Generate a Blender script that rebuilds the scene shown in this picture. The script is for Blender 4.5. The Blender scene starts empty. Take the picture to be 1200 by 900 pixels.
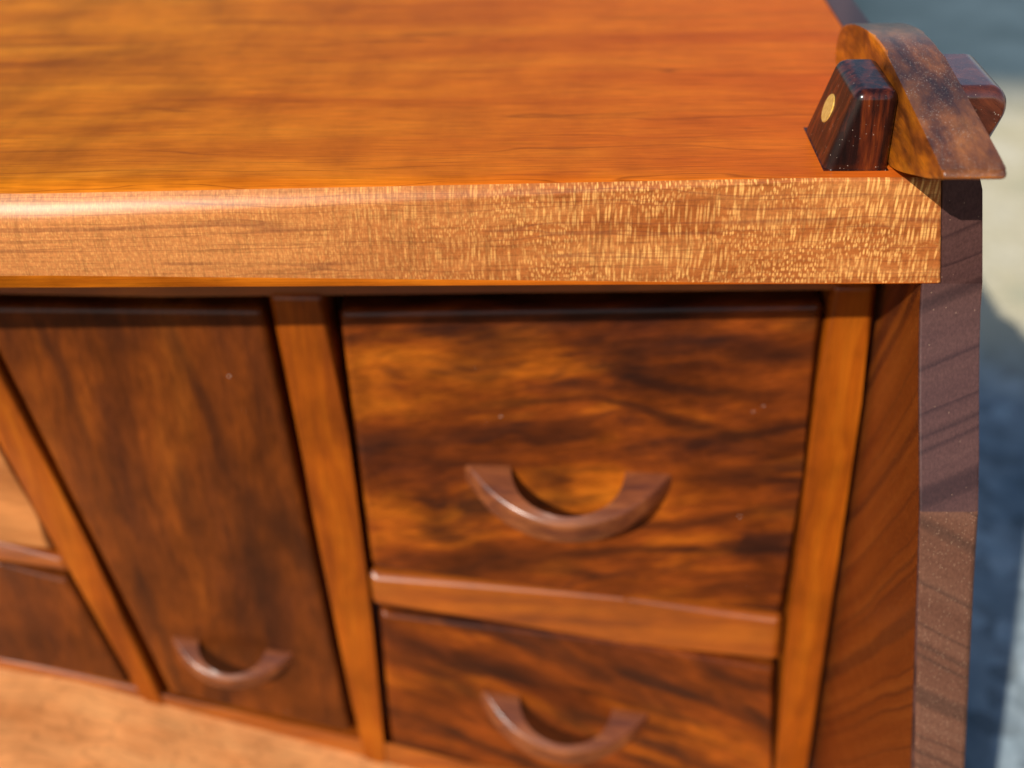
import bpy, bmesh, math, random
from mathutils import Vector, Matrix
R_ = math.radians
random.seed(4)
S = bpy.context.scene
COL = S.collection
H = 330.0                      # height of the chest's top above the ground, mm; chest coordinates: x right, y back, z up from the top's front right corner

# ------------------------------------------------------------------ camera
cd = bpy.data.cameras.new('camera'); cam = bpy.data.objects.new('camera', cd); COL.objects.link(cam)
CX = Vector((.99955, -.0003, -.0305)); f0 = Vector((.023627, -.561155, .826945))
CX = (CX - f0*CX.dot(f0)).normalized(); CY = f0.normalized()
CZ = CX.cross(CY)
if CZ.y > 0: CZ = -CZ
# image axes (right, down, forward) written in chest axes
right = Vector((CX.x, CY.x, CZ.x)); down = Vector((CX.y, CY.y, CZ.y)); fwd = Vector((CX.z, CY.z, CZ.z))
cam.matrix_world = Matrix((( right.x, -down.x, -fwd.x, -.08658), (right.y, -down.y, -fwd.y, -.24439),
                           (right.z, -down.z, -fwd.z, .11136 + H/1000), (0, 0, 0, 1)))
cd.sensor_width = 36; cd.lens = 42; cd.clip_start = .01; cd.clip_end = 200
cd.dof.use_dof = True; cd.dof.focus_distance = .262; cd.dof.aperture_fstop = 8.8
S.camera = cam

# ------------------------------------------------------------------ sky, sun, exposure
SUN = Vector((-1, -1.8, 1.45)).normalized()          # towards the sun
elev = math.asin(SUN.z); az = math.atan2(SUN.x, SUN.y)
W = bpy.data.worlds.new('World'); S.world = W; W.use_nodes = True
wn = W.node_tree; bg = wn.nodes['Background']
sky = wn.nodes.new('ShaderNodeTexSky'); sky.sky_type = 'NISHITA'; sky.sun_disc = False
sky.sun_elevation = elev; sky.sun_rotation = az
wn.links.new(sky.outputs[0], bg.inputs[0]); bg.inputs[1].default_value = .085
sl = bpy.data.lights.new('sun', 'SUN'); sl.energy = 4.6; sl.angle = R_(.5); sl.color = (1, .93, .82)
so = bpy.data.objects.new('sun', sl); COL.objects.link(so)
so.rotation_euler = SUN.to_track_quat('Z', 'Y').to_euler()
S.view_settings.view_transform = 'Standard'; S.view_settings.look = 'None'
S.view_settings.exposure = .32; S.view_settings.gamma = 1; S.view_settings.use_curve_mapping = False
S.cycles.use_denoising = True; S.cycles.max_bounces = 8

# ------------------------------------------------------------------ materials
class NT:
    def __init__(s, name):
        s.m = bpy.data.materials.new(name); s.m.use_nodes = True
        s.t = s.m.node_tree; s.b = s.t.nodes['Principled BSDF']
        tc = s.t.nodes.new('ShaderNodeTexCoord')
        s.p = s.vm('SCALE', tc.outputs['Object'], scale=1000)
    def new(s, k): return s.t.nodes.new(k)
    def put(s, sock, v):
        if isinstance(v, bpy.types.NodeSocket): s.t.links.new(v, sock)
        elif v is not None:
            if sock.type == 'RGBA' and len(v) == 3: v = (*v, 1)
            sock.default_value = v
    def vm(s, op, a, b=None, scale=None):
        n = s.new('ShaderNodeVectorMath'); n.operation = op
        s.put(n.inputs[0], a)
        if b is not None: s.put(n.inputs[1], b)
        if scale is not None: s.put(n.inputs['Scale'], scale)
        return n.outputs['Value'] if op in ('DOT_PRODUCT', 'LENGTH') else n.outputs[0]
    def ma(s, op, a, b=None, clamp=False):
        n = s.new('ShaderNodeMath'); n.operation = op; n.use_clamp = clamp
        s.put(n.inputs[0], a)
        if b is not None: s.put(n.inputs[1], b)
        return n.outputs[0]
    def map(s, v, rot=(0,0,0), sc=(1,1,1), loc=(0,0,0)):
        n = s.new('ShaderNodeMapping'); s.put(n.inputs[0], v)
        n.inputs['Rotation'].default_value = [R_(a) for a in rot]; n.inputs['Scale'].default_value = sc
        n.inputs['Location'].default_value = loc
        return n.outputs[0]
    def noise(s, v, scale=1., detail=4., rough=.55, dist=0., col=False):
        n = s.new('ShaderNodeTexNoise'); s.put(n.inputs['Vector'], v)
        n.inputs['Scale'].default_value = scale; n.inputs['Detail'].default_value = detail
        n.inputs['Roughness'].default_value = rough; n.inputs['Distortion'].default_value = dist
        return n.outputs['Color' if col else 'Fac']
    def vor(s, v, scale=1., rand=1., out='Distance'):
        n = s.new('ShaderNodeTexVoronoi'); s.put(n.inputs['Vector'], v); n.inputs['Scale'].default_value = scale
        n.inputs['Randomness'].default_value = rand
        return n.outputs[out], n
    def ramp(s, f, stops):
        n = s.new('ShaderNodeValToRGB'); s.put(n.inputs[0], f); e = n.color_ramp.elements
        while len(e) < len(stops): e.new(.5)
        for k, (p, c) in zip(e, stops):
            k.position = p; k.color = (c, c, c, 1) if isinstance(c, (int, float)) else (*c, 1)
        return n.outputs[0]
    def mix(s, f, a, b, mode='MIX'):
        n = s.new('ShaderNodeMix'); n.data_type = 'RGBA'; n.blend_type = mode; n.clamp_factor = True
        s.put(n.inputs[0], f); s.put(n.inputs[6], a); s.put(n.inputs[7], b)
        return n.outputs[2]
    def sep(s, v):
        n = s.new('ShaderNodeSeparateXYZ'); s.put(n.inputs[0], v); return n.outputs
    def comb(s, x, y, z):
        n = s.new('ShaderNodeCombineXYZ'); s.put(n.inputs[0], x); s.put(n.inputs[1], y); s.put(n.inputs[2], z); return n.outputs[0]
    def warp(s, v, scale, amp, detail=2.):
        c = s.noise(v, scale, detail, .5, 0, True)
        return s.vm('ADD', v, s.vm('SCALE', s.vm('SUBTRACT', c, (.5, .5, .5)), scale=amp))
    def bump(s, h, strength=.2, dist=.0002):
        n = s.new('ShaderNodeBump'); s.put(n.inputs['Height'], h); n.inputs['Strength'].default_value = strength
        n.inputs['Distance'].default_value = dist; s.put(s.b.inputs['Normal'], n.outputs[0])
    def out(s, col, rough=.4, coat=0., coat_rough=.15, spec=.05):
        s.put(s.b.inputs['Base Color'], col); s.put(s.b.inputs['Roughness'], rough)
        s.put(s.b.inputs['Coat Weight'], coat); s.put(s.b.inputs['Coat Roughness'], coat_rough)
        s.put(s.b.inputs['Specular IOR Level'], spec); s.b.inputs['Coat IOR'].default_value = 1.5 if coat < .61 else (1.62 if coat < .7 else 1.9)
        return s.m
    def specks(s, col, scale, size, amount, c=(.75, .72, .68), k=.8):
        """tiny pale dust specks lying on the finish"""
        d, n = s.vor(s.p, scale)
        rnd = s.sep(n.outputs['Color'])[0]
        on = s.ma('MULTIPLY', s.ma('LESS_THAN', d, s.ma('MULTIPLY', rnd, size)), s.ma('GREATER_THAN', s.sep(n.outputs['Color'])[1], 1-amount))
        return s.mix(s.ma('MULTIPLY', on, k), col, c)

def axes(ax, along, across):
    v = [across]*3; v['xyz'.index(ax)] = along; return tuple(v)

def streak_wood(name, ax, stops, fig=(.008, .13), pore=.45, rough=.38, coat=.35, rot=(0,0,0), warp=14, mott=.35, lines=0., speck=0., coat_rough=.2, seed=0., fine=1., dust=0., black=0., cath=0., wscale=.016):
    m = NT(name)
    p = m.map(m.p, rot, (1, 1, 1), (seed, seed*.7, seed*1.3))
    q = m.warp(p, wscale, warp)
    f = m.noise(m.map(q, sc=axes(ax, *fig)), 1, 5, .6)
    col = m.ramp(f, stops)
    fn = m.noise(m.map(p, sc=axes(ax, .05*fine, 2.2*fine)), 1, 3, .6)
    col = m.mix(pore, col, m.ramp(fn, [(.3, .35), (.5, .9), (.75, 1.15)]), 'MULTIPLY')
    mo = m.noise(q, .045, 3, .6)
    col = m.mix(mott, col, m.ramp(mo, [(.3, .45), (.5, 1), (.72, 1.5)]), 'MULTIPLY')
    if lines:
        w = m.noise(m.map(q, sc=axes(ax, .003, .22)), 1, 2, .4)
        band = m.ramp(w, [(.46, 0), (.5, 1), (.54, 0)])
        col = m.mix(m.ma('MULTIPLY', band, lines), col, (.045, .014, .006))
    if black:
        w = m.noise(m.map(q, sc=axes(ax, fig[0]*1.3, fig[1]*1.1), loc=(3, 5, 7)), 1, 4, .6)
        brk = m.noise(m.map(p, sc=axes(ax, .02, .06)), 1, 3, .6)
        k = m.ma('MULTIPLY', m.ramp(w, [(.51, 0), (.575, 1)]), m.ramp(brk, [(.40, 0), (.62, 1)]))
        col = m.mix(m.ma('MULTIPLY', k, black), col, (.018, .006, .004))
        gr = m.noise(m.map(p, sc=axes(ax, .12, .5)), 1, 4, .7)
        col = m.mix(.6, col, m.ramp(gr, [(.3, .55), (.5, 1), (.7, 1.4)]), 'MULTIPLY')
    if cath:
        cn = m.noise(m.map(m.warp(p, .03, 6), sc=axes(ax, fig[0]*.55, fig[1]*.5), loc=(11, 4, 2)), 1, 1.2, .4)
        pp = m.ma('PINGPONG', m.ma('MULTIPLY', cn, cath), .5)
        ln = m.ramp(pp, [(0, 1), (.10, .75), (.22, 0)])
        vis = m.ramp(m.noise(m.map(p, sc=axes(ax, .012, .05), loc=(2, 9, 4)), 1, 3, .6), [(.38, 0), (.58, 1)])
        col = m.mix(m.ma('MULTIPLY', m.ma('MULTIPLY', ln, vis), .7), col, (.016, .005, .003))
        col = m.mix(.25, col, m.ramp(pp, [(0, .7), (.5, 1.35)]), 'MULTIPLY')
    if dust:
        dm = m.ma('MULTIPLY', m.ramp(m.noise(p, .16, 3, .6), [(.40, .15), (.62, 1)]), 1)
        col = m.mix(dm, col, m.specks(col, 3.2, .42, dust, (.62, .52, .42), .55))
    if speck: col = m.specks(col, .28, .07, speck)
    m.bump(fn, .12, .00008)
    return m.out(col, rough, coat, coat_rough)

M = {}
# glossy cherry of the top: fine grain along x, curl across it, a few dark growth lines
m = NT('cherry top')
q = m.warp(m.p, .012, 22)
f = m.noise(m.map(q, sc=(.006, .09, .09)), 1, 5, .6)
col = m.ramp(f, [(.25, (.28, .066, .003)), (.45, (.41, .112, .005)), (.6, (.50, .150, .007)), (.8, (.58, .205, .014))])
curl = m.noise(m.map(q, sc=(.05, .03, .03)), 1, 4, .6)
col = m.mix(.6, col, m.ramp(curl, [(.34, .62), (.5, 1), (.68, 1.35)]), 'MULTIPLY')
x, y, z = m.sep(m.p)
red = m.ma('MULTIPLY', m.ramp(m.ma('ADD', m.ma('DIVIDE', x, 260), 1), [(.2, 0), (.95, 1)]), .75)
col = m.mix(red, col, m.mix(.7, col, (.60, .088, .012)))
ln = m.noise(m.map(m.warp(m.p, .02, 7), sc=(.0015, .10, .10), loc=(0, 3.3, 0)), 1, 2, .45)
col = m.mix(m.ma('MULTIPLY', m.ramp(ln, [(.486, 0), (.5, 1), (.507, 0)]), .5), col, (.10, .02, .003))
fn = m.noise(m.map(m.p, sc=(.07, 1.7, 1.7)), 1, 3, .65)
col = m.mix(.6, col, m.ramp(fn, [(.3, .5), (.5, .97), (.72, 1.3)]), 'MULTIPLY')
m.bump(fn, .1, .00006)
M['top'] = m.out(col, .5, .07, .2, .03)

# quartersawn cherry of the edge: pale ray flecks, dense to the right, a fine crosshatch to the left
m = NT('flecked cherry edge')
x, y, z = m.sep(m.p)
den = m.ramp(m.ma('ADD', m.ma('DIVIDE', x, 200), 1), [(.1, 0), (.72, 1)])
base = m.ramp(m.noise(m.map(m.warp(m.p, .03, 10), sc=(.02, .2, .2)), 1, 4, .6), [(.3, (.25, .064, .013)), (.5, (.34, .100, .023)), (.72, (.42, .15, .04))])
wq = m.vm('ADD', m.p, m.vm('MULTIPLY', m.vm('SUBTRACT', m.warp(m.warp(m.p, .04, 9), .2, 1.), m.p), (.25, 1, 1)))
wx, wy, wz = m.sep(wq)
def fleck(sx, sz, lo, hi, thr):
    d, n = m.vor(m.comb(m.ma('MULTIPLY', wx, sx), m.ma('MULTIPLY', wz, sz), 0), 1, .85)
    n.voronoi_dimensions = '2D'
    a = m.ramp(d, [(lo, 1), (hi, 0)])
    rc = m.sep(n.outputs['Color'])
    return m.ma('MULTIPLY', m.ma('MULTIPLY', a, m.ma('GREATER_THAN', rc[0], thr)), m.ma('ADD', .35, m.ma('MULTIPLY', rc[1], .8)))
zone = m.ramp(m.noise(m.map(m.warp(m.p, .05, 16), sc=(.035, 0, .11), loc=(1.7, 0, .4)), 1, 2, .5), [(.44, 0), (.53, 1)])
long_ = fleck(1.3, .19, .2, .46, .08)
short = fleck(1.6, .60, .2, .46, .08)
tiny = fleck(1.9, .75, .15, .48, .2)
fl = m.mix(zone, short, long_)
fl = m.ma('MULTIPLY', m.mix(den, m.ma('MULTIPLY', tiny, .4), fl), 1)
base = m.mix(m.ma('SUBTRACT', .8, den, True), base, (.50, .19, .056))
patch = m.ramp(m.noise(m.map(m.warp(m.p, .05, 10), sc=(.03, 0, .06)), 1, 3, .6), [(.3, .6), (.6, 1)])
fl = m.ma('MULTIPLY', fl, patch)
col = m.mix(m.ma('MULTIPLY', fl, .8), base, (.80, .41, .12))
hx = m.noise(m.map(m.p, sc=(1.5, .3, .05)), 1, 3, .6)
hz = m.noise(m.map(m.p, sc=(.03, 1.6, 1.6)), 1, 3, .6)
col = m.mix(.5, col, m.ramp(hx, [(.33, .6), (.48, 1), (.7, 1.12)]), 'MULTIPLY')
col = m.mix(.6, col, m.ramp(hz, [(.33, .62), (.48, 1), (.7, 1.12)]), 'MULTIPLY')
sh = m.noise(m.map(m.warp(m.p, .06, 5), sc=(.9, .3, 1.3)), 1, 4, .7)
col = m.mix(.45, col, m.ramp(sh, [(.36, .7), (.5, 1), (.64, 1.35)]), 'MULTIPLY')
gl = m.noise(m.map(m.warp(m.p, .03, 3), sc=(.002, .3, .3)), 1, 1, .4)
col = m.mix(m.ma('MULTIPLY', m.ramp(gl, [(.475, 0), (.5, 1), (.52, 0)]), .45), col, (.14, .04, .02))
m.bump(m.ma('ADD', m.ma('MULTIPLY', fl, .6), hz), .25, .0001)
M['edge'] = m.out(col, .5, .3, .33)

WAL = [(.27, (.020, .005, .003)), (.41, (.075, .015, .003)), (.52, (.15, .030, .003)), (.62, (.28, .067, .004)), (.80, (.44, .132, .008))]
M['drawer'] = streak_wood('figured walnut drawer', 'x', WAL, (.009, .045), rot=(0, 8, 0), warp=26, mott=.75, rough=.5, coat=.5, speck=.06, black=.85, cath=11, seed=3, coat_rough=.31)
M['drawer_low'] = streak_wood('figured walnut lower drawer', 'x', WAL, (.008, .05), rot=(0, -28, 0), warp=24, mott=.6, rough=.5, coat=.5, seed=71, speck=.03, black=.85, cath=7, coat_rough=.31)
M['drawer_pale'] = streak_wood('pale walnut outer drawer', 'x', [(.3, (.28, .09, .02)), (.5, (.42, .16, .045)), (.75, (.5, .22, .07))], (.008, .05), warp=24, mott=.4, rough=.5, coat=.5, seed=41, coat_rough=.31)
DW = [(.25, (.030, .007, .003)), (.42, (.075, .017, .003)), (.58, (.125, .028, .003)), (.8, (.195, .050, .005))]
M['door'] = streak_wood('walnut door', 'z', DW, (.009, .05), warp=22, mott=.6, rough=.5, coat=.5, seed=12, speck=.03, black=.25, cath=5, coat_rough=.31)
CH = [(.25, (.13, .024, .002)), (.5, (.245, .053, .002)), (.75, (.34, .090, .004))]
M['frame_v'] = streak_wood('cherry frame upright', 'z', CH, (.008, .16), rough=.5, coat=.6, mott=.45, coat_rough=.32)
M['frame_h'] = streak_wood('cherry frame rail', 'x', CH, (.008, .16), rough=.5, coat=.9, mott=.45, seed=9, coat_rough=.34)
M['handle'] = streak_wood('rosewood handle', 'x', [(.3, (.07, .020, .013)), (.5, (.16, .045, .016)), (.75, (.27, .088, .028))], (.03, .22), rough=.45, coat=.62, mott=.6, coat_rough=.27)
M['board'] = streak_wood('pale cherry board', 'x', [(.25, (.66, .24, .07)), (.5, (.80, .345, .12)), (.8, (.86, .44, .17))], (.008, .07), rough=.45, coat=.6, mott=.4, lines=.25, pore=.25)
RW = [(.28, (.006, .002, .002)), (.46, (.018, .004, .003)), (.60, (.085, .014, .004)), (.80, (.24, .05, .008))]
M['block'] = streak_wood('dark rosewood', 'z', RW, (.05, .4), rough=.45, coat=.62, warp=6, mott=.7, speck=.10, coat_rough=.2, seed=5, fine=2, dust=.05)
M['block_red'] = streak_wood('red rosewood', 'z', [(.3, (.03, .007, .005)), (.5, (.11, .024, .010)), (.75, (.24, .06, .018))], (.07, .28), rot=(0, 50, 0), rough=.45, coat=1., warp=6, mott=.5, speck=.15, coat_rough=.22, seed=15, fine=2, dust=.06)
AR = [(.25, (.05, .014, .004)), (.42, (.20, .052, .007)), (.58, (.44, .125, .006)), (.8, (.60, .215, .014))]
M['arm_top'] = streak_wood('worn dusty rosewood with sky tone', 'y', [(.25, (.025, .008, .004)), (.42, (.09, .027, .008)), (.58, (.19, .060, .013)), (.8, (.31, .11, .022))], (.05, .2), rough=.5, coat=.7, warp=9, mott=.9, speck=.12, coat_rough=.33, seed=33, fine=1.8, dust=.55, black=.3, wscale=.05)  # dust and wear, plus the sky's reflection put into a darker, duller colour
M['arm'] = streak_wood('oiled rosewood', 'y', AR, (.05, .2), rough=.5, coat=.55, warp=9, mott=.9, speck=.3, coat_rough=.3, seed=33, fine=1.8, dust=.12, black=.35, wscale=.05)
# side panel: walnut with growth rings crossing it at a slant
def ring_wood(name, n_dir, c, seed, spk, ringc, rough=.5, coat=.2, spc=(.42, .26, .17)):
    m = NT(name)
    q = m.warp(m.p, .02, 5)
    d = m.vm('DOT_PRODUCT', q, tuple(Vector(n_dir).normalized()))
    v = m.comb(m.ma('ADD', m.ma('MULTIPLY', d, .14), seed), m.ma('MULTIPLY', m.sep(q)[2], .006), 0)
    f = m.noise(v, 1, 3, .6)
    col = m.ramp(f, c)
    g = m.noise(m.comb(m.ma('ADD', m.ma('MULTIPLY', d, .07), seed+7), 0, 0), 1, 1, .4)
    col = m.mix(m.ma('MULTIPLY', m.ramp(g, [(.47, 0), (.50, 1), (.515, 0)]), .8), col, ringc)
    sp = m.noise(m.map(m.p, sc=(2.2, 1.1, 1.1)), 1, 3, .7)
    col = m.mix(.42, col, m.ramp(sp, [(.32, .45), (.5, .95), (.66, 1.5)]), 'MULTIPLY')
    dd, n = m.vor(m.map(m.p, sc=(1, .55, .8)), 2.1)
    on = m.ma('MULTIPLY', m.ma('LESS_THAN', dd, .28), m.ma('GREATER_THAN', m.sep(n.outputs['Color'])[0], 1-spk))
    col = m.mix(m.ma('MULTIPLY', on, .4), col, spc)
    m.bump(sp, .18, .00008)
    return m.out(col, rough, coat, .3)
M['side_front'] = ring_wood('walnut edge', (-.42, .1, .9), [(.3, (.055, .024, .022)), (.5, (.068, .030, .026)), (.75, (.085, .039, .032))], 2, .008, (.030, .013, .013), .5, .5)
M['side_foot'] = ring_wood('walnut foot edge', (.45, .1, .9), [(.3, (.095, .040, .025)), (.5, (.115, .050, .031)), (.75, (.14, .065, .041))], 5, .25, (.065, .032, .022), .5)
M['side_in'] = ring_wood('walnut side', (-.2, 1, .72), [(.3, (.125, .025, .004)), (.5, (.17, .037, .005)), (.75, (.235, .060, .008))], 3, .3, (.075, .017, .005), .5, .4, (.62, .24, .05))
m = NT('brass'); c = m.noise(m.p, 1.2, 4, .6)
m.b.inputs['Metallic'].default_value = .55
M['brass'] = m.out(m.ramp(c, [(.3, (.62, .40, .09)), (.7, (.85, .60, .20))]), .5)
M['inside'] = streak_wood('raw inside wood', 'x', [(.3, (.06, .02, .008)), (.7, (.10, .035, .012))], rough=.7, coat=0)

# ------------------------------------------------------------------ mesh helpers (mm in, metres out)
def link(name, bm, mats, parent=None, wn_mod=True):
    me = bpy.data.meshes.new(name)
    bmesh.ops.recalc_face_normals(bm, faces=bm.faces)
    bmesh.ops.scale(bm, vec=(.001, .001, .001), verts=bm.verts)
    bm.to_mesh(me); bm.free()
    for k in (mats if isinstance(mats, (list, tuple)) else [mats]): me.materials.append(M[k])
    for p in me.polygons: p.use_smooth = True
    me.set_sharp_from_angle(angle=R_(50))
    o = bpy.data.objects.new(name, me); COL.objects.link(o)
    if parent: o.parent = parent
    if wn_mod:
        w = o.modifiers.new('wn', 'WEIGHTED_NORMAL'); w.keep_sharp = True; w.weight = 80
    return o
def face_y(x): return 45 - .045*x               # plane of the drawer fronts, slightly skew to the top's edge
def prism(poly, front, back, bev=0., seg=3):
    """polygon in (x, z), front and back given as distances behind the plane of the drawer fronts; front rim rounded"""
    bm = bmesh.new()
    a = [bm.verts.new((x, face_y(x)+front, z)) for x, z in poly]
    b = [bm.verts.new((x, face_y(x)+back, z)) for x, z in poly]
    n = len(poly); fr = bm.faces.new(a); bm.faces.new(b[::-1])
    for i in range(n): bm.faces.new((a[i], b[i], b[(i+1) % n], a[(i+1) % n]))
    if bev:
        ed = [e for e in bm.edges if all(v in a for v in e.verts)] + [e for e in bm.edges if (e.verts[0] in a) != (e.verts[1] in a)]
        bmesh.ops.bevel(bm, geom=ed, offset=bev, segments=seg, profile=.5, affect='EDGES')
    return bm
def box(x0, x1, y0, y1, z0, z1):
    bm = bmesh.new()
    bmesh.ops.create_cube(bm, size=1)
    for v in bm.verts: v.co = (x0+(v.co.x+.5)*(x1-x0), y0+(v.co.y+.5)*(y1-y0), z0+(v.co.z+.5)*(z1-z0))
    return bm
def lerp_tab(t, k):
    for (a, va), (b, vb) in zip(t, t[1:]):
        if a >= k >= b: return va + (vb-va)*(a-k)/(a-b)
    return t[0][1] if k > t[0][0] else t[-1][1]

# ------------------------------------------------------------------ ground
def sheet(name, pts, z, mat):
    bm = bmesh.new(); bm.faces.new([bm.verts.new((x*1000, y*1000, z)) for x, y in pts])
    o = link(name, bm, mat, None, False); o['kind'] = 'structure'; return o
m = NT('ground'); d, n = m.vor(m.p, .09)
c = m.noise(m.p, .012, 4, .6)
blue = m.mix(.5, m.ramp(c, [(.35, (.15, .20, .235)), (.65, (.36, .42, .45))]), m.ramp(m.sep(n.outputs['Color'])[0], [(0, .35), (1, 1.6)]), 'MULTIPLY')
far_shade = m.ramp(m.noise(m.p, .006, 4, .6), [(.35, (.055, .085, .10)), (.65, (.10, .145, .17))])
sand = m.mix(.35, m.ramp(m.noise(m.p, .008, 4, .6), [(.3, (.34, .35, .25)), (.5, (.50, .45, .31)), (.7, (.60, .56, .44))]), m.ramp(m.noise(m.p, .2, 4, .7), [(.3, .5), (.7, 1.4)]), 'MULTIPLY')
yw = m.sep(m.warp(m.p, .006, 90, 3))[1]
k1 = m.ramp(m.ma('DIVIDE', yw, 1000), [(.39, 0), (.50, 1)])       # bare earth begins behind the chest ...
k2 = m.ramp(m.ma('DIVIDE', yw, 1000), [(.86, 0), (1.0, 1)])       # ... and ends at far shade painted into the ground's colour
k0 = m.ramp(m.ma('DIVIDE', yw, -1000), [(.02, 0), (.12, 1)])      # unseen ground in front, made dark to keep reflected haze off the drawers
col = m.mix(k0, m.mix(k2, m.mix(k1, blue, sand), far_shade), m.ramp(c, [(.3, (.035, .026, .018)), (.7, (.075, .058, .04))]))
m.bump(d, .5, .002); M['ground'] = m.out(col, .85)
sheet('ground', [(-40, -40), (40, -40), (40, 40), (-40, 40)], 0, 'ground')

# ------------------------------------------------------------------ the chest
root = bpy.data.objects.new('wooden_chest', None); COL.objects.link(root)
root.location = (0, 0, H/1000); root.empty_display_size = .05
root['label'] = 'handmade cherry and walnut chest of small drawers with a wooden latch on its top'
root['category'] = 'chest'

# top board: bevelled along the front edge towards the left
def top_board():
    bm = bmesh.new(); rings = []
    xs = [0, -.5] + [-10*i for i in range(1, 40)] + [-395.5, -396]
    for i, x in enumerate(xs):
        b = min(1, max(0, (-30-x)/170)); ins = .35 if i in (0, len(xs)-1) else 0
        P0 = Vector((.7-1.5*b, -2.0*b)); P2 = Vector((-4.6*b, -7.4*b-.7))
        P1 = Vector((-4.3*b, -2.8*b))*.3 + (P0+P2)/2*.7
        arc = [(1-t)**2*P0 + 2*t*(1-t)*P1 + t*t*P2 for t in (0, .25, .5, .75, 1)]
        low = Vector((-4.5*b, -26.15+5.2*b)); lb = Vector((.25-2.4*b, -26.5+1.1*b))
        prof = [Vector((235, 0)), Vector((60, 0)), Vector((12, 0)), Vector((3.4, 0)), Vector((1.2-.9*b, -.75*b))] + arc + [low, lb, Vector((235, -26.5))]
        if ins: prof = [Vector((p.x + (ins if p.x < 5 else 0), max(-26.5+ins, min(-ins*(.6), p.y)))) for p in prof]
        rings.append([bm.verts.new((x + (4.6*-p.y/26.5 if x > -20 else 0) * max(0, 1 + x/20), p.x, p.y)) for p in prof])
    n = len(rings[0])
    for a, b in zip(rings, rings[1:]):
        for j in range(n):
            f = bm.faces.new((a[j], a[(j+1) % n], b[(j+1) % n], b[j]))
            f.material_index = 1 if 5 <= j <= 9 else 0
    for r in (rings[0], rings[-1]): bm.faces.new(r).material_index = 1
    return bm
o = link('top_board', top_board(), ['top', 'edge'], root)
o['label'] = 'glossy orange cherry top with a pale flecked front edge'

# side panels: front edge sweeps forward towards the foot
FRONT = [(0, .3), (-3, .25), (-10, .25), (-27, .3), (-33, -1.2), (-42, -5), (-52, -10), (-64, -16.5), (-76, -22.8), (-78.5, -23.6), (-95, -27.5), (-115, -32), (-150, -40), (-200, -52), (-260, -62), (-330, -70)]
IN_F = [(0, .15), (-26.6, 4.8), (-26.61, .4), (-77, 2.5), (-150, 9), (-330, 22)]
IN_B = [(0, .15), (-26.6, 4.8), (-26.61, 6.2), (-57, 7.4), (-257, 14), (-330, 17)]
OUT = [(0, 8.6), (-1.2, 9.4), (-27, 14.6), (-77, 16.9), (-150, 23.3), (-330, 36)]
def side_panel(mirror=False):
    bm = bmesh.new(); rings = []
    zs = [0, -3, -10, -26.6, -26.62] + [z for z, _ in FRONT[4:]]
    for z in zs:
        yf = lerp_tab(FRONT, z); xo = lerp_tab(OUT, z); xi = lerp_tab(IN_F, z); xb = lerp_tab(IN_B, z)
        r = .55 if z < -26.6 else .05
        yr = .5 + max(0, min(1, (-60-z)/30))*1.6            # outer front corner is eased more at the foot
        fr = .6 + max(0, min(1, (-80-z)/60))*1.4           # and so is the inner arris
        ring = [(xo, 234), (xo, yf+yr+.6), (xo-yr*.3, yf+yr*.3), (xo-yr, yf), (xi+fr, yf), (xi+fr*.3, yf+fr*.3), (xi, yf+fr), (xi+(xb-xi)*.5, (yf+48)/2), (xb, 48), (xb, 234)]
        rings.append([bm.verts.new((-396-x if mirror else x, y, z)) for x, y in ring])
    n = len(rings[0])
    for k, (a, b) in enumerate(zip(rings, rings[1:])):
        for j in range(n):
            f = bm.faces.new((a[j], a[(j+1) % n], b[(j+1) % n], b[j]))
            foot = zs[k+1] < -78
            f.material_index = 2 if 6 <= j <= 8 else (1 if foot and 1 <= j <= 4 else 0)
    bm.faces.new(rings[0]); bm.faces.new(rings[-1])
    return bm
for mir in (False, True):
    link('side_panel', side_panel(mir), ['side_front', 'side_foot', 'side_in'], root)

# frame of the front
link('header_rail', prism([(-392, -26.7), (3.6, -26.7), (3.9, -52.5), (-8, -54.5), (-100, -57.5), (-150, -59.3), (-200, -61), (-392, -62)], 1.2, 16, .8), 'frame_h', root)
div = [(-167.2, -58.6), (-150.4, -58.4), (-148.2, -110), (-147.6, -166), (-147.6, -186), (-148.6, -262), (-148.6, -274), (-157, -271), (-158.6, -231), (-163, -140)]
link('divider', prism(div, 0, 16, 2.6, 4), 'frame_v', root)
dl = [(-273.6, -58.6), (-258.6, -58.6), (-242.2, -156), (-226.5, -255), (-232.5, -253), (-238.6, -231), (-249.4, -178), (-256.5, -143)]
link('divider', prism(dl, 0, 16, 2.6, 4), 'frame_v', root)
st = [(-8.2, -52.2), (4.7, -52.0), (5.6, -91), (6.9, -148), (9.4, -257), (10.3, -296), (.2, -296), (-1.8, -257), (-4.6, -200), (-6.4, -148), (-7.6, -91)]
link('stile', prism(st, 0, 16, 2.6, 4), 'frame_v', root)
link('stile', prism([(-396-x, z) for x, z in st], -18, -2, 1.9), 'frame_v', root)
link('cross_rail', prism([(-147.9, -166.6), (-60, -175.2), (-6.9, -180.4), (-5.9, -203.0), (-60, -195.2), (-147.3, -182.6)], .4, 15.9, 3.4, 4), 'frame_h', root)
link('cross_rail', prism([(-385, -147), (-275, -158.6), (-252.4, -164.4), (-250.8, -172), (-275, -166.6), (-385, -156)], .4, 15.9, 2.2, 4), 'frame_h', root)
link('bottom_rail', prism([(-388, -204), (-289, -214.5), (-238, -231), (-157, -252.6), (-147, -257.2), (-116, -263.8), (-60, -273), (9, -284), (10, -296), (-147, -272), (-240, -242), (-388, -216)], .8, 15.6, 3.0, 4), 'frame_h', root)

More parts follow.
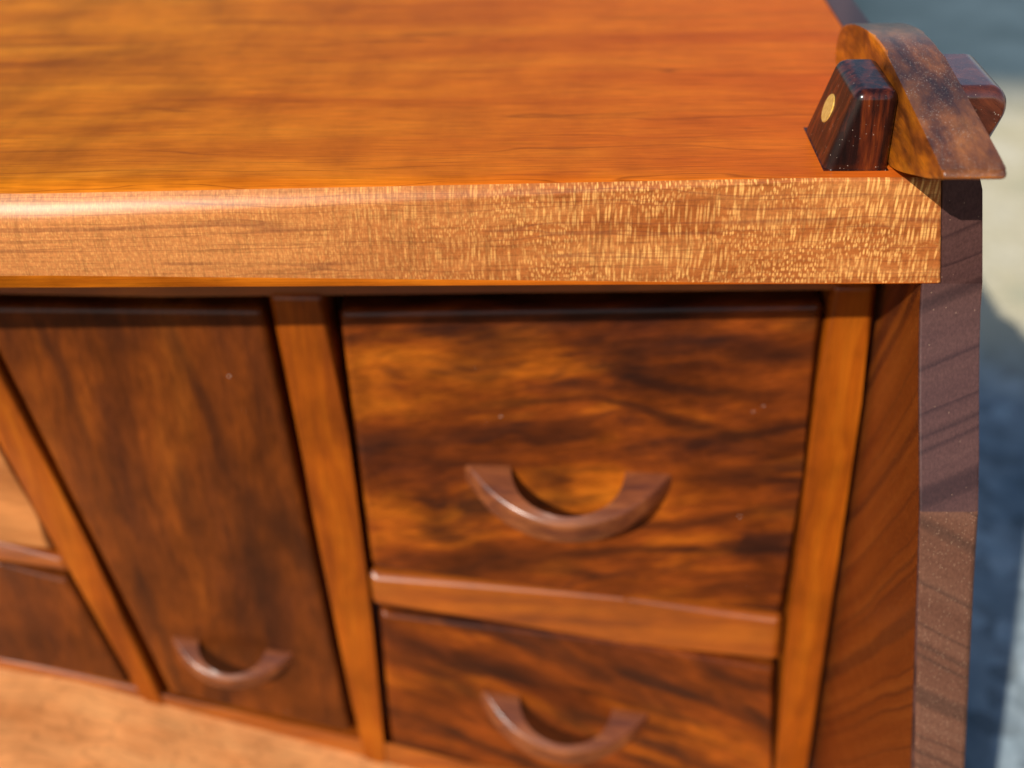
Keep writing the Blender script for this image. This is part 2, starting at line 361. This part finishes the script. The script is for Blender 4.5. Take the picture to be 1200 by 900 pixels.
# handle: crescent bow standing out of the drawer front
def handle_mesh(w, sag, leg, th):
    bm = bmesh.new(); N = 28
    h = w/2; Rr = (h*h+sag*sag)/(2*sag); a0 = math.asin(min(1, h/Rr))
    if sag > h: a0 = math.pi - a0
    outer = [(Rr*math.sin(-a0+2*a0*i/N), -(Rr*math.cos(-a0+2*a0*i/N) - (Rr-sag))) for i in range(N+1)]
    b = sag-2.2
    inner = [((h-leg)*-math.cos(math.pi*i/N), -b*math.sin(math.pi*i/N)**.9) for i in range(N+1)]
    rings = []
    ts = [0, .012, .03, .055] + [i/N for i in range(3, N-2)] + [.945, .97, .988, 1]
    outer = [(Rr*math.sin(-a0+2*a0*t), -(Rr*math.cos(-a0+2*a0*t) - (Rr-sag))) for t in ts]
    inner = [((h-leg)*-math.cos(math.pi*t), -b*math.sin(math.pi*t)**.9) for t in ts]
    for i in range(len(ts)):
        (ox, oy), (ix, iy) = outer[i], inner[i]
        drop = .58*min(0, oy+2.0)                                          # top face falls gently to the front
        iz = .58*min(0, iy+2.0)
        e = .9
        dx, dy = ox-ix, oy-iy; L = math.hypot(dx, dy) or 1; ux, uy = dx/L, dy/L
        sec = [(ix+ux*.25, iy+uy*.25, iz), (ox-ux*1.35, oy-uy*1.35, drop), (ox-ux*.8, oy-uy*.8, drop-.22), (ox-ux*.3, oy-uy*.3, drop-.7), (ox, oy, drop-1.5),
               (ox-ux*.1, oy-uy*.1, drop-th*.6), (ox-ux*1.0, oy-uy*1.0, drop-th+.5), (ox-ux*2.0, oy-uy*2.0, drop-th), (ix, iy, iz-th), (ix, iy, iz-.25)]
        rings.append([bm.verts.new(p) for p in sec])
    n = len(rings[0])
    for a, b_ in zip(rings, rings[1:]):
        for j in range(n): bm.faces.new((a[j], a[(j+1) % n], b_[(j+1) % n], b_[j]))
    bm.faces.new(rings[0]); bm.faces.new(rings[-1])
    return bm
h_big = link('handle', handle_mesh(65.5, 16.8, 15, 8.8), 'handle', None)
used = [0]
def put_handle(parent, x, z, sc, tilt):
    o = h_big if not used[0] else h_big.copy()
    if used[0]: COL.objects.link(o)
    used[0] = 1
    o.parent = parent; o.scale = (sc, sc, sc)
    o.location = (x/1000, (face_y(x)+.9)/1000, z/1000)
    o.rotation_euler = (R_(0), R_(tilt), math.atan(-.045))
    return o

DY = .3                                                       # fronts sit a hair behind the frame
def front(name, poly, mat, hx, hz, sc, tilt, label):
    d = link(name, prism(poly, DY, 13, 2.6, 4), mat, root)
    d['label'] = label
    if hx is not None: put_handle(d, hx, hz, sc, tilt)
    return d
front('drawer', [(-147.0, -62.6), (-147.0, -64), (-145.6, -164.8), (-60, -174.0), (-7.4, -179.2), (-8.2, -120), (-9.0, -58.4)][1:], 'drawer', -80, -119.6, 1, 1.2,
      'upper walnut drawer front with dark wavy streaks')
front('drawer', [(-145.0, -184.4), (-60, -196.6), (-7.2, -204.4), (-3.6, -257), (-2.4, -281), (-60, -271.4), (-116, -262), (-145.8, -255.6)], 'drawer_low', -79.8, -226.6, .95, 8,
      'lower walnut drawer front with slanting dark bands')
front('cabinet_door', [(-256.2, -64.8), (-169.2, -63.8), (-160.4, -249.6), (-227.2, -231.6)], 'door', -199, -203.6, .68, 8,
      'plain dark brown walnut door with upright grain')
front('drawer', [(-384, -63), (-273.4, -64), (-256.9, -146), (-254.4, -162.2), (-384, -146)], 'drawer_pale', -330, -105, 1, -2,
      'outer left walnut drawer front cut off by the frame')
front('drawer', [(-384, -158.4), (-275, -169.2), (-252.8, -174.2), (-241.5, -228.4), (-289, -213), (-384, -203)], 'door', -330, -178, .8, -2,
      'dark walnut drawer front low on the left')

# lower board in front of the drawers and closed carcass behind them
prof = [(-410, -200), (-330, -211), (-289, -219.4), (-262, -224.5), (-244, -230.6), (-200, -246), (-159, -259.6), (-146, -264.5), (-100, -277), (-40, -289), (9, -297)]
bm = bmesh.new()
prof = [(x, z-2.4) for x, z in prof]
A = [bm.verts.new((x, face_y(x)+2.2, z)) for x, z in prof]; B = [bm.verts.new((x, -66, z)) for x, z in prof]
A2 = [bm.verts.new((x, face_y(x)+2.2, z-18)) for x, z in prof]; B2 = [bm.verts.new((x, -66, z-18)) for x, z in prof]
for i in range(len(prof)-1):
    bm.faces.new((A[i], A[i+1], B[i+1], B[i])); bm.faces.new((A2[i], B2[i], B2[i+1], A2[i+1]))
    bm.faces.new((B[i], B[i+1], B2[i+1], B2[i])); bm.faces.new((A[i], A2[i], A2[i+1], A[i+1]))
for i in (0, -1): bm.faces.new((A[i], B[i], B2[i], A2[i]))
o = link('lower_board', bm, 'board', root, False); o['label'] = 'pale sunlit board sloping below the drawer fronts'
link('back_panel', box(-395, -1, 222, 233, -320, -26.8), 'inside', root, False)

# latch: two blocks, a curved arm between them, a brass pin
def block(base, top, y0, y1, bev, extra=None):
    bm = bmesh.new()
    (bx0, bx1), (tx0, tx1) = base, top
    lo = [bm.verts.new(v) for v in ((bx0, y0, -.05), (bx1, y0, -.05), (bx1, y1+1.6, -.05), (bx0, y1+1.6, -.05))]
    hi = [bm.verts.new(v) for v in ((tx0, y0+.6, 18), (tx1, y0+.6, 18), (tx1, y1, 18), (tx0, y1, 18))]
    bm.faces.new(lo[::-1]); bm.faces.new(hi)
    for i in range(4): bm.faces.new((lo[i], lo[(i+1) % 4], hi[(i+1) % 4], hi[i]))
    ed = [e for e in bm.edges if not all(v in lo for v in e.verts)]
    bmesh.ops.bevel(bm, geom=ed, offset=bev, segments=5, profile=.5, affect='EDGES')
    return bm
b1 = link('latch_block', block((-24.8, -10.5), (-19.6, -10.4), 4.4, 27.5, 2.2), 'block', root)
def round_block():
    bm = bmesh.new()
    prof = [(2.9, -.05), (9.3, -.05), (10.9, 6), (12.4, 10)] + [(9.2+4.1*math.cos(a*math.pi/16), 13.6+4.8*math.sin(a*math.pi/16)) for a in range(-1, 9)] + [(2.9, 18.4)]
    rings = []; cx, cz = 6.6, 7.5
    for k in range(7):
        a = k*math.pi/12; ins = 2.6*(1-math.sin(a)); y = 4.4 + 2.6*(1-math.cos(a))
        ring = []
        for x, z in prof:
            w = 1 - ins/max(3.5, math.hypot(x-cx, z-cz)) if z > 0 else 1 - ins/7
            ring.append(bm.verts.new((x if x < 3 else cx+(x-cx)*w, y+.04*max(0, z), z if z < 0 else cz+(z-cz)*(w if z > cz else 1))))
        rings.append(ring)
    rings.append([bm.verts.new((x, 27.5, z)) for x, z in prof])
    # k = 0 is the most inset ring, at the very front
    n = len(prof); bm.faces.new(rings[0]); bm.faces.new(rings[-1][::-1])
    for a, b in zip(rings, rings[1:]):
        for i in range(n): bm.faces.new((a[i], b[i], b[(i+1) % n], a[(i+1) % n]))
    return bm
b2 = link('latch_block', round_block(), 'block_red', root)
b1['label'] = 'dark rosewood block with a brass pin in its side'
b2['label'] = 'rounded reddish rosewood block at the outer edge'
gl = link('glue_line', box(-24.95, -10.6, 4.1, 29.1, .01, .2), 'block', b1, False)
bm = bmesh.new()
bmesh.ops.create_cone(bm, cap_ends=True, segments=32, radius1=3.3, radius2=3.3, depth=3)
bmesh.ops.bevel(bm, geom=[e for e in bm.edges if len(e.link_faces) == 2 and any(len(f.verts) > 4 for f in e.link_faces)], offset=.15, segments=2, affect='EDGES')
nrm = Vector((-18, 0, 5.2)).normalized()
bmesh.ops.transform(bm, matrix=Matrix.Translation(Vector((-22.2, 18.8, 9.0)) - nrm*1.28) @ nrm.to_track_quat('Z', 'Y').to_matrix().to_4x4(), verts=bm.verts)
link('brass_pin', bm, 'brass', b1)
TOPC = [(67.5, 3), (69, 7), (66, 12.6), (56, 16.6), (41, 19.8), (27, 21), (12, 19.6), (-7.5, 17.2), (-21, 15.5), (-28.6, 14.3)]
BOT = [(-28.9, 13.4), (-27, 12), (-15, 7.4), (-2.6, 2.9), (5, .9), (11, .12), (30, .08), (62, .1)]
def spline(pts, k=4):
    o = []
    for i in range(len(pts)-1):
        p0, p1, p2, p3 = (Vector(pts[max(0, i-1)]), Vector(pts[i]), Vector(pts[i+1]), Vector(pts[min(len(pts)-1, i+2)]))
        for j in range(k):
            t = j/k; o.append(.5*((2*p1)+(p2-p0)*t+(2*p0-5*p1+4*p2-p3)*t*t+(3*p1-p0-3*p2+p3)*t**3))
    return o + [Vector(pts[-1])]
pr = spline(TOPC) + spline(BOT)
bm = bmesh.new()
L_ = [bm.verts.new((-10.2, p.x, p.y)) for p in pr]; R2 = [bm.verts.new((2.3, p.x, p.y)) for p in pr]
n = len(pr); fl = bm.faces.new(L_); fr = bm.faces.new(R2[::-1])
bm.normal_update()
for i in range(n): bm.faces.new((L_[i], R2[i], R2[(i+1) % n], L_[(i+1) % n]))
bmesh.ops.bevel(bm, geom=list(fl.edges)+list(fr.edges), offset=.7, segments=3, profile=.5, affect='EDGES')
bmesh.ops.recalc_face_normals(bm, faces=bm.faces)
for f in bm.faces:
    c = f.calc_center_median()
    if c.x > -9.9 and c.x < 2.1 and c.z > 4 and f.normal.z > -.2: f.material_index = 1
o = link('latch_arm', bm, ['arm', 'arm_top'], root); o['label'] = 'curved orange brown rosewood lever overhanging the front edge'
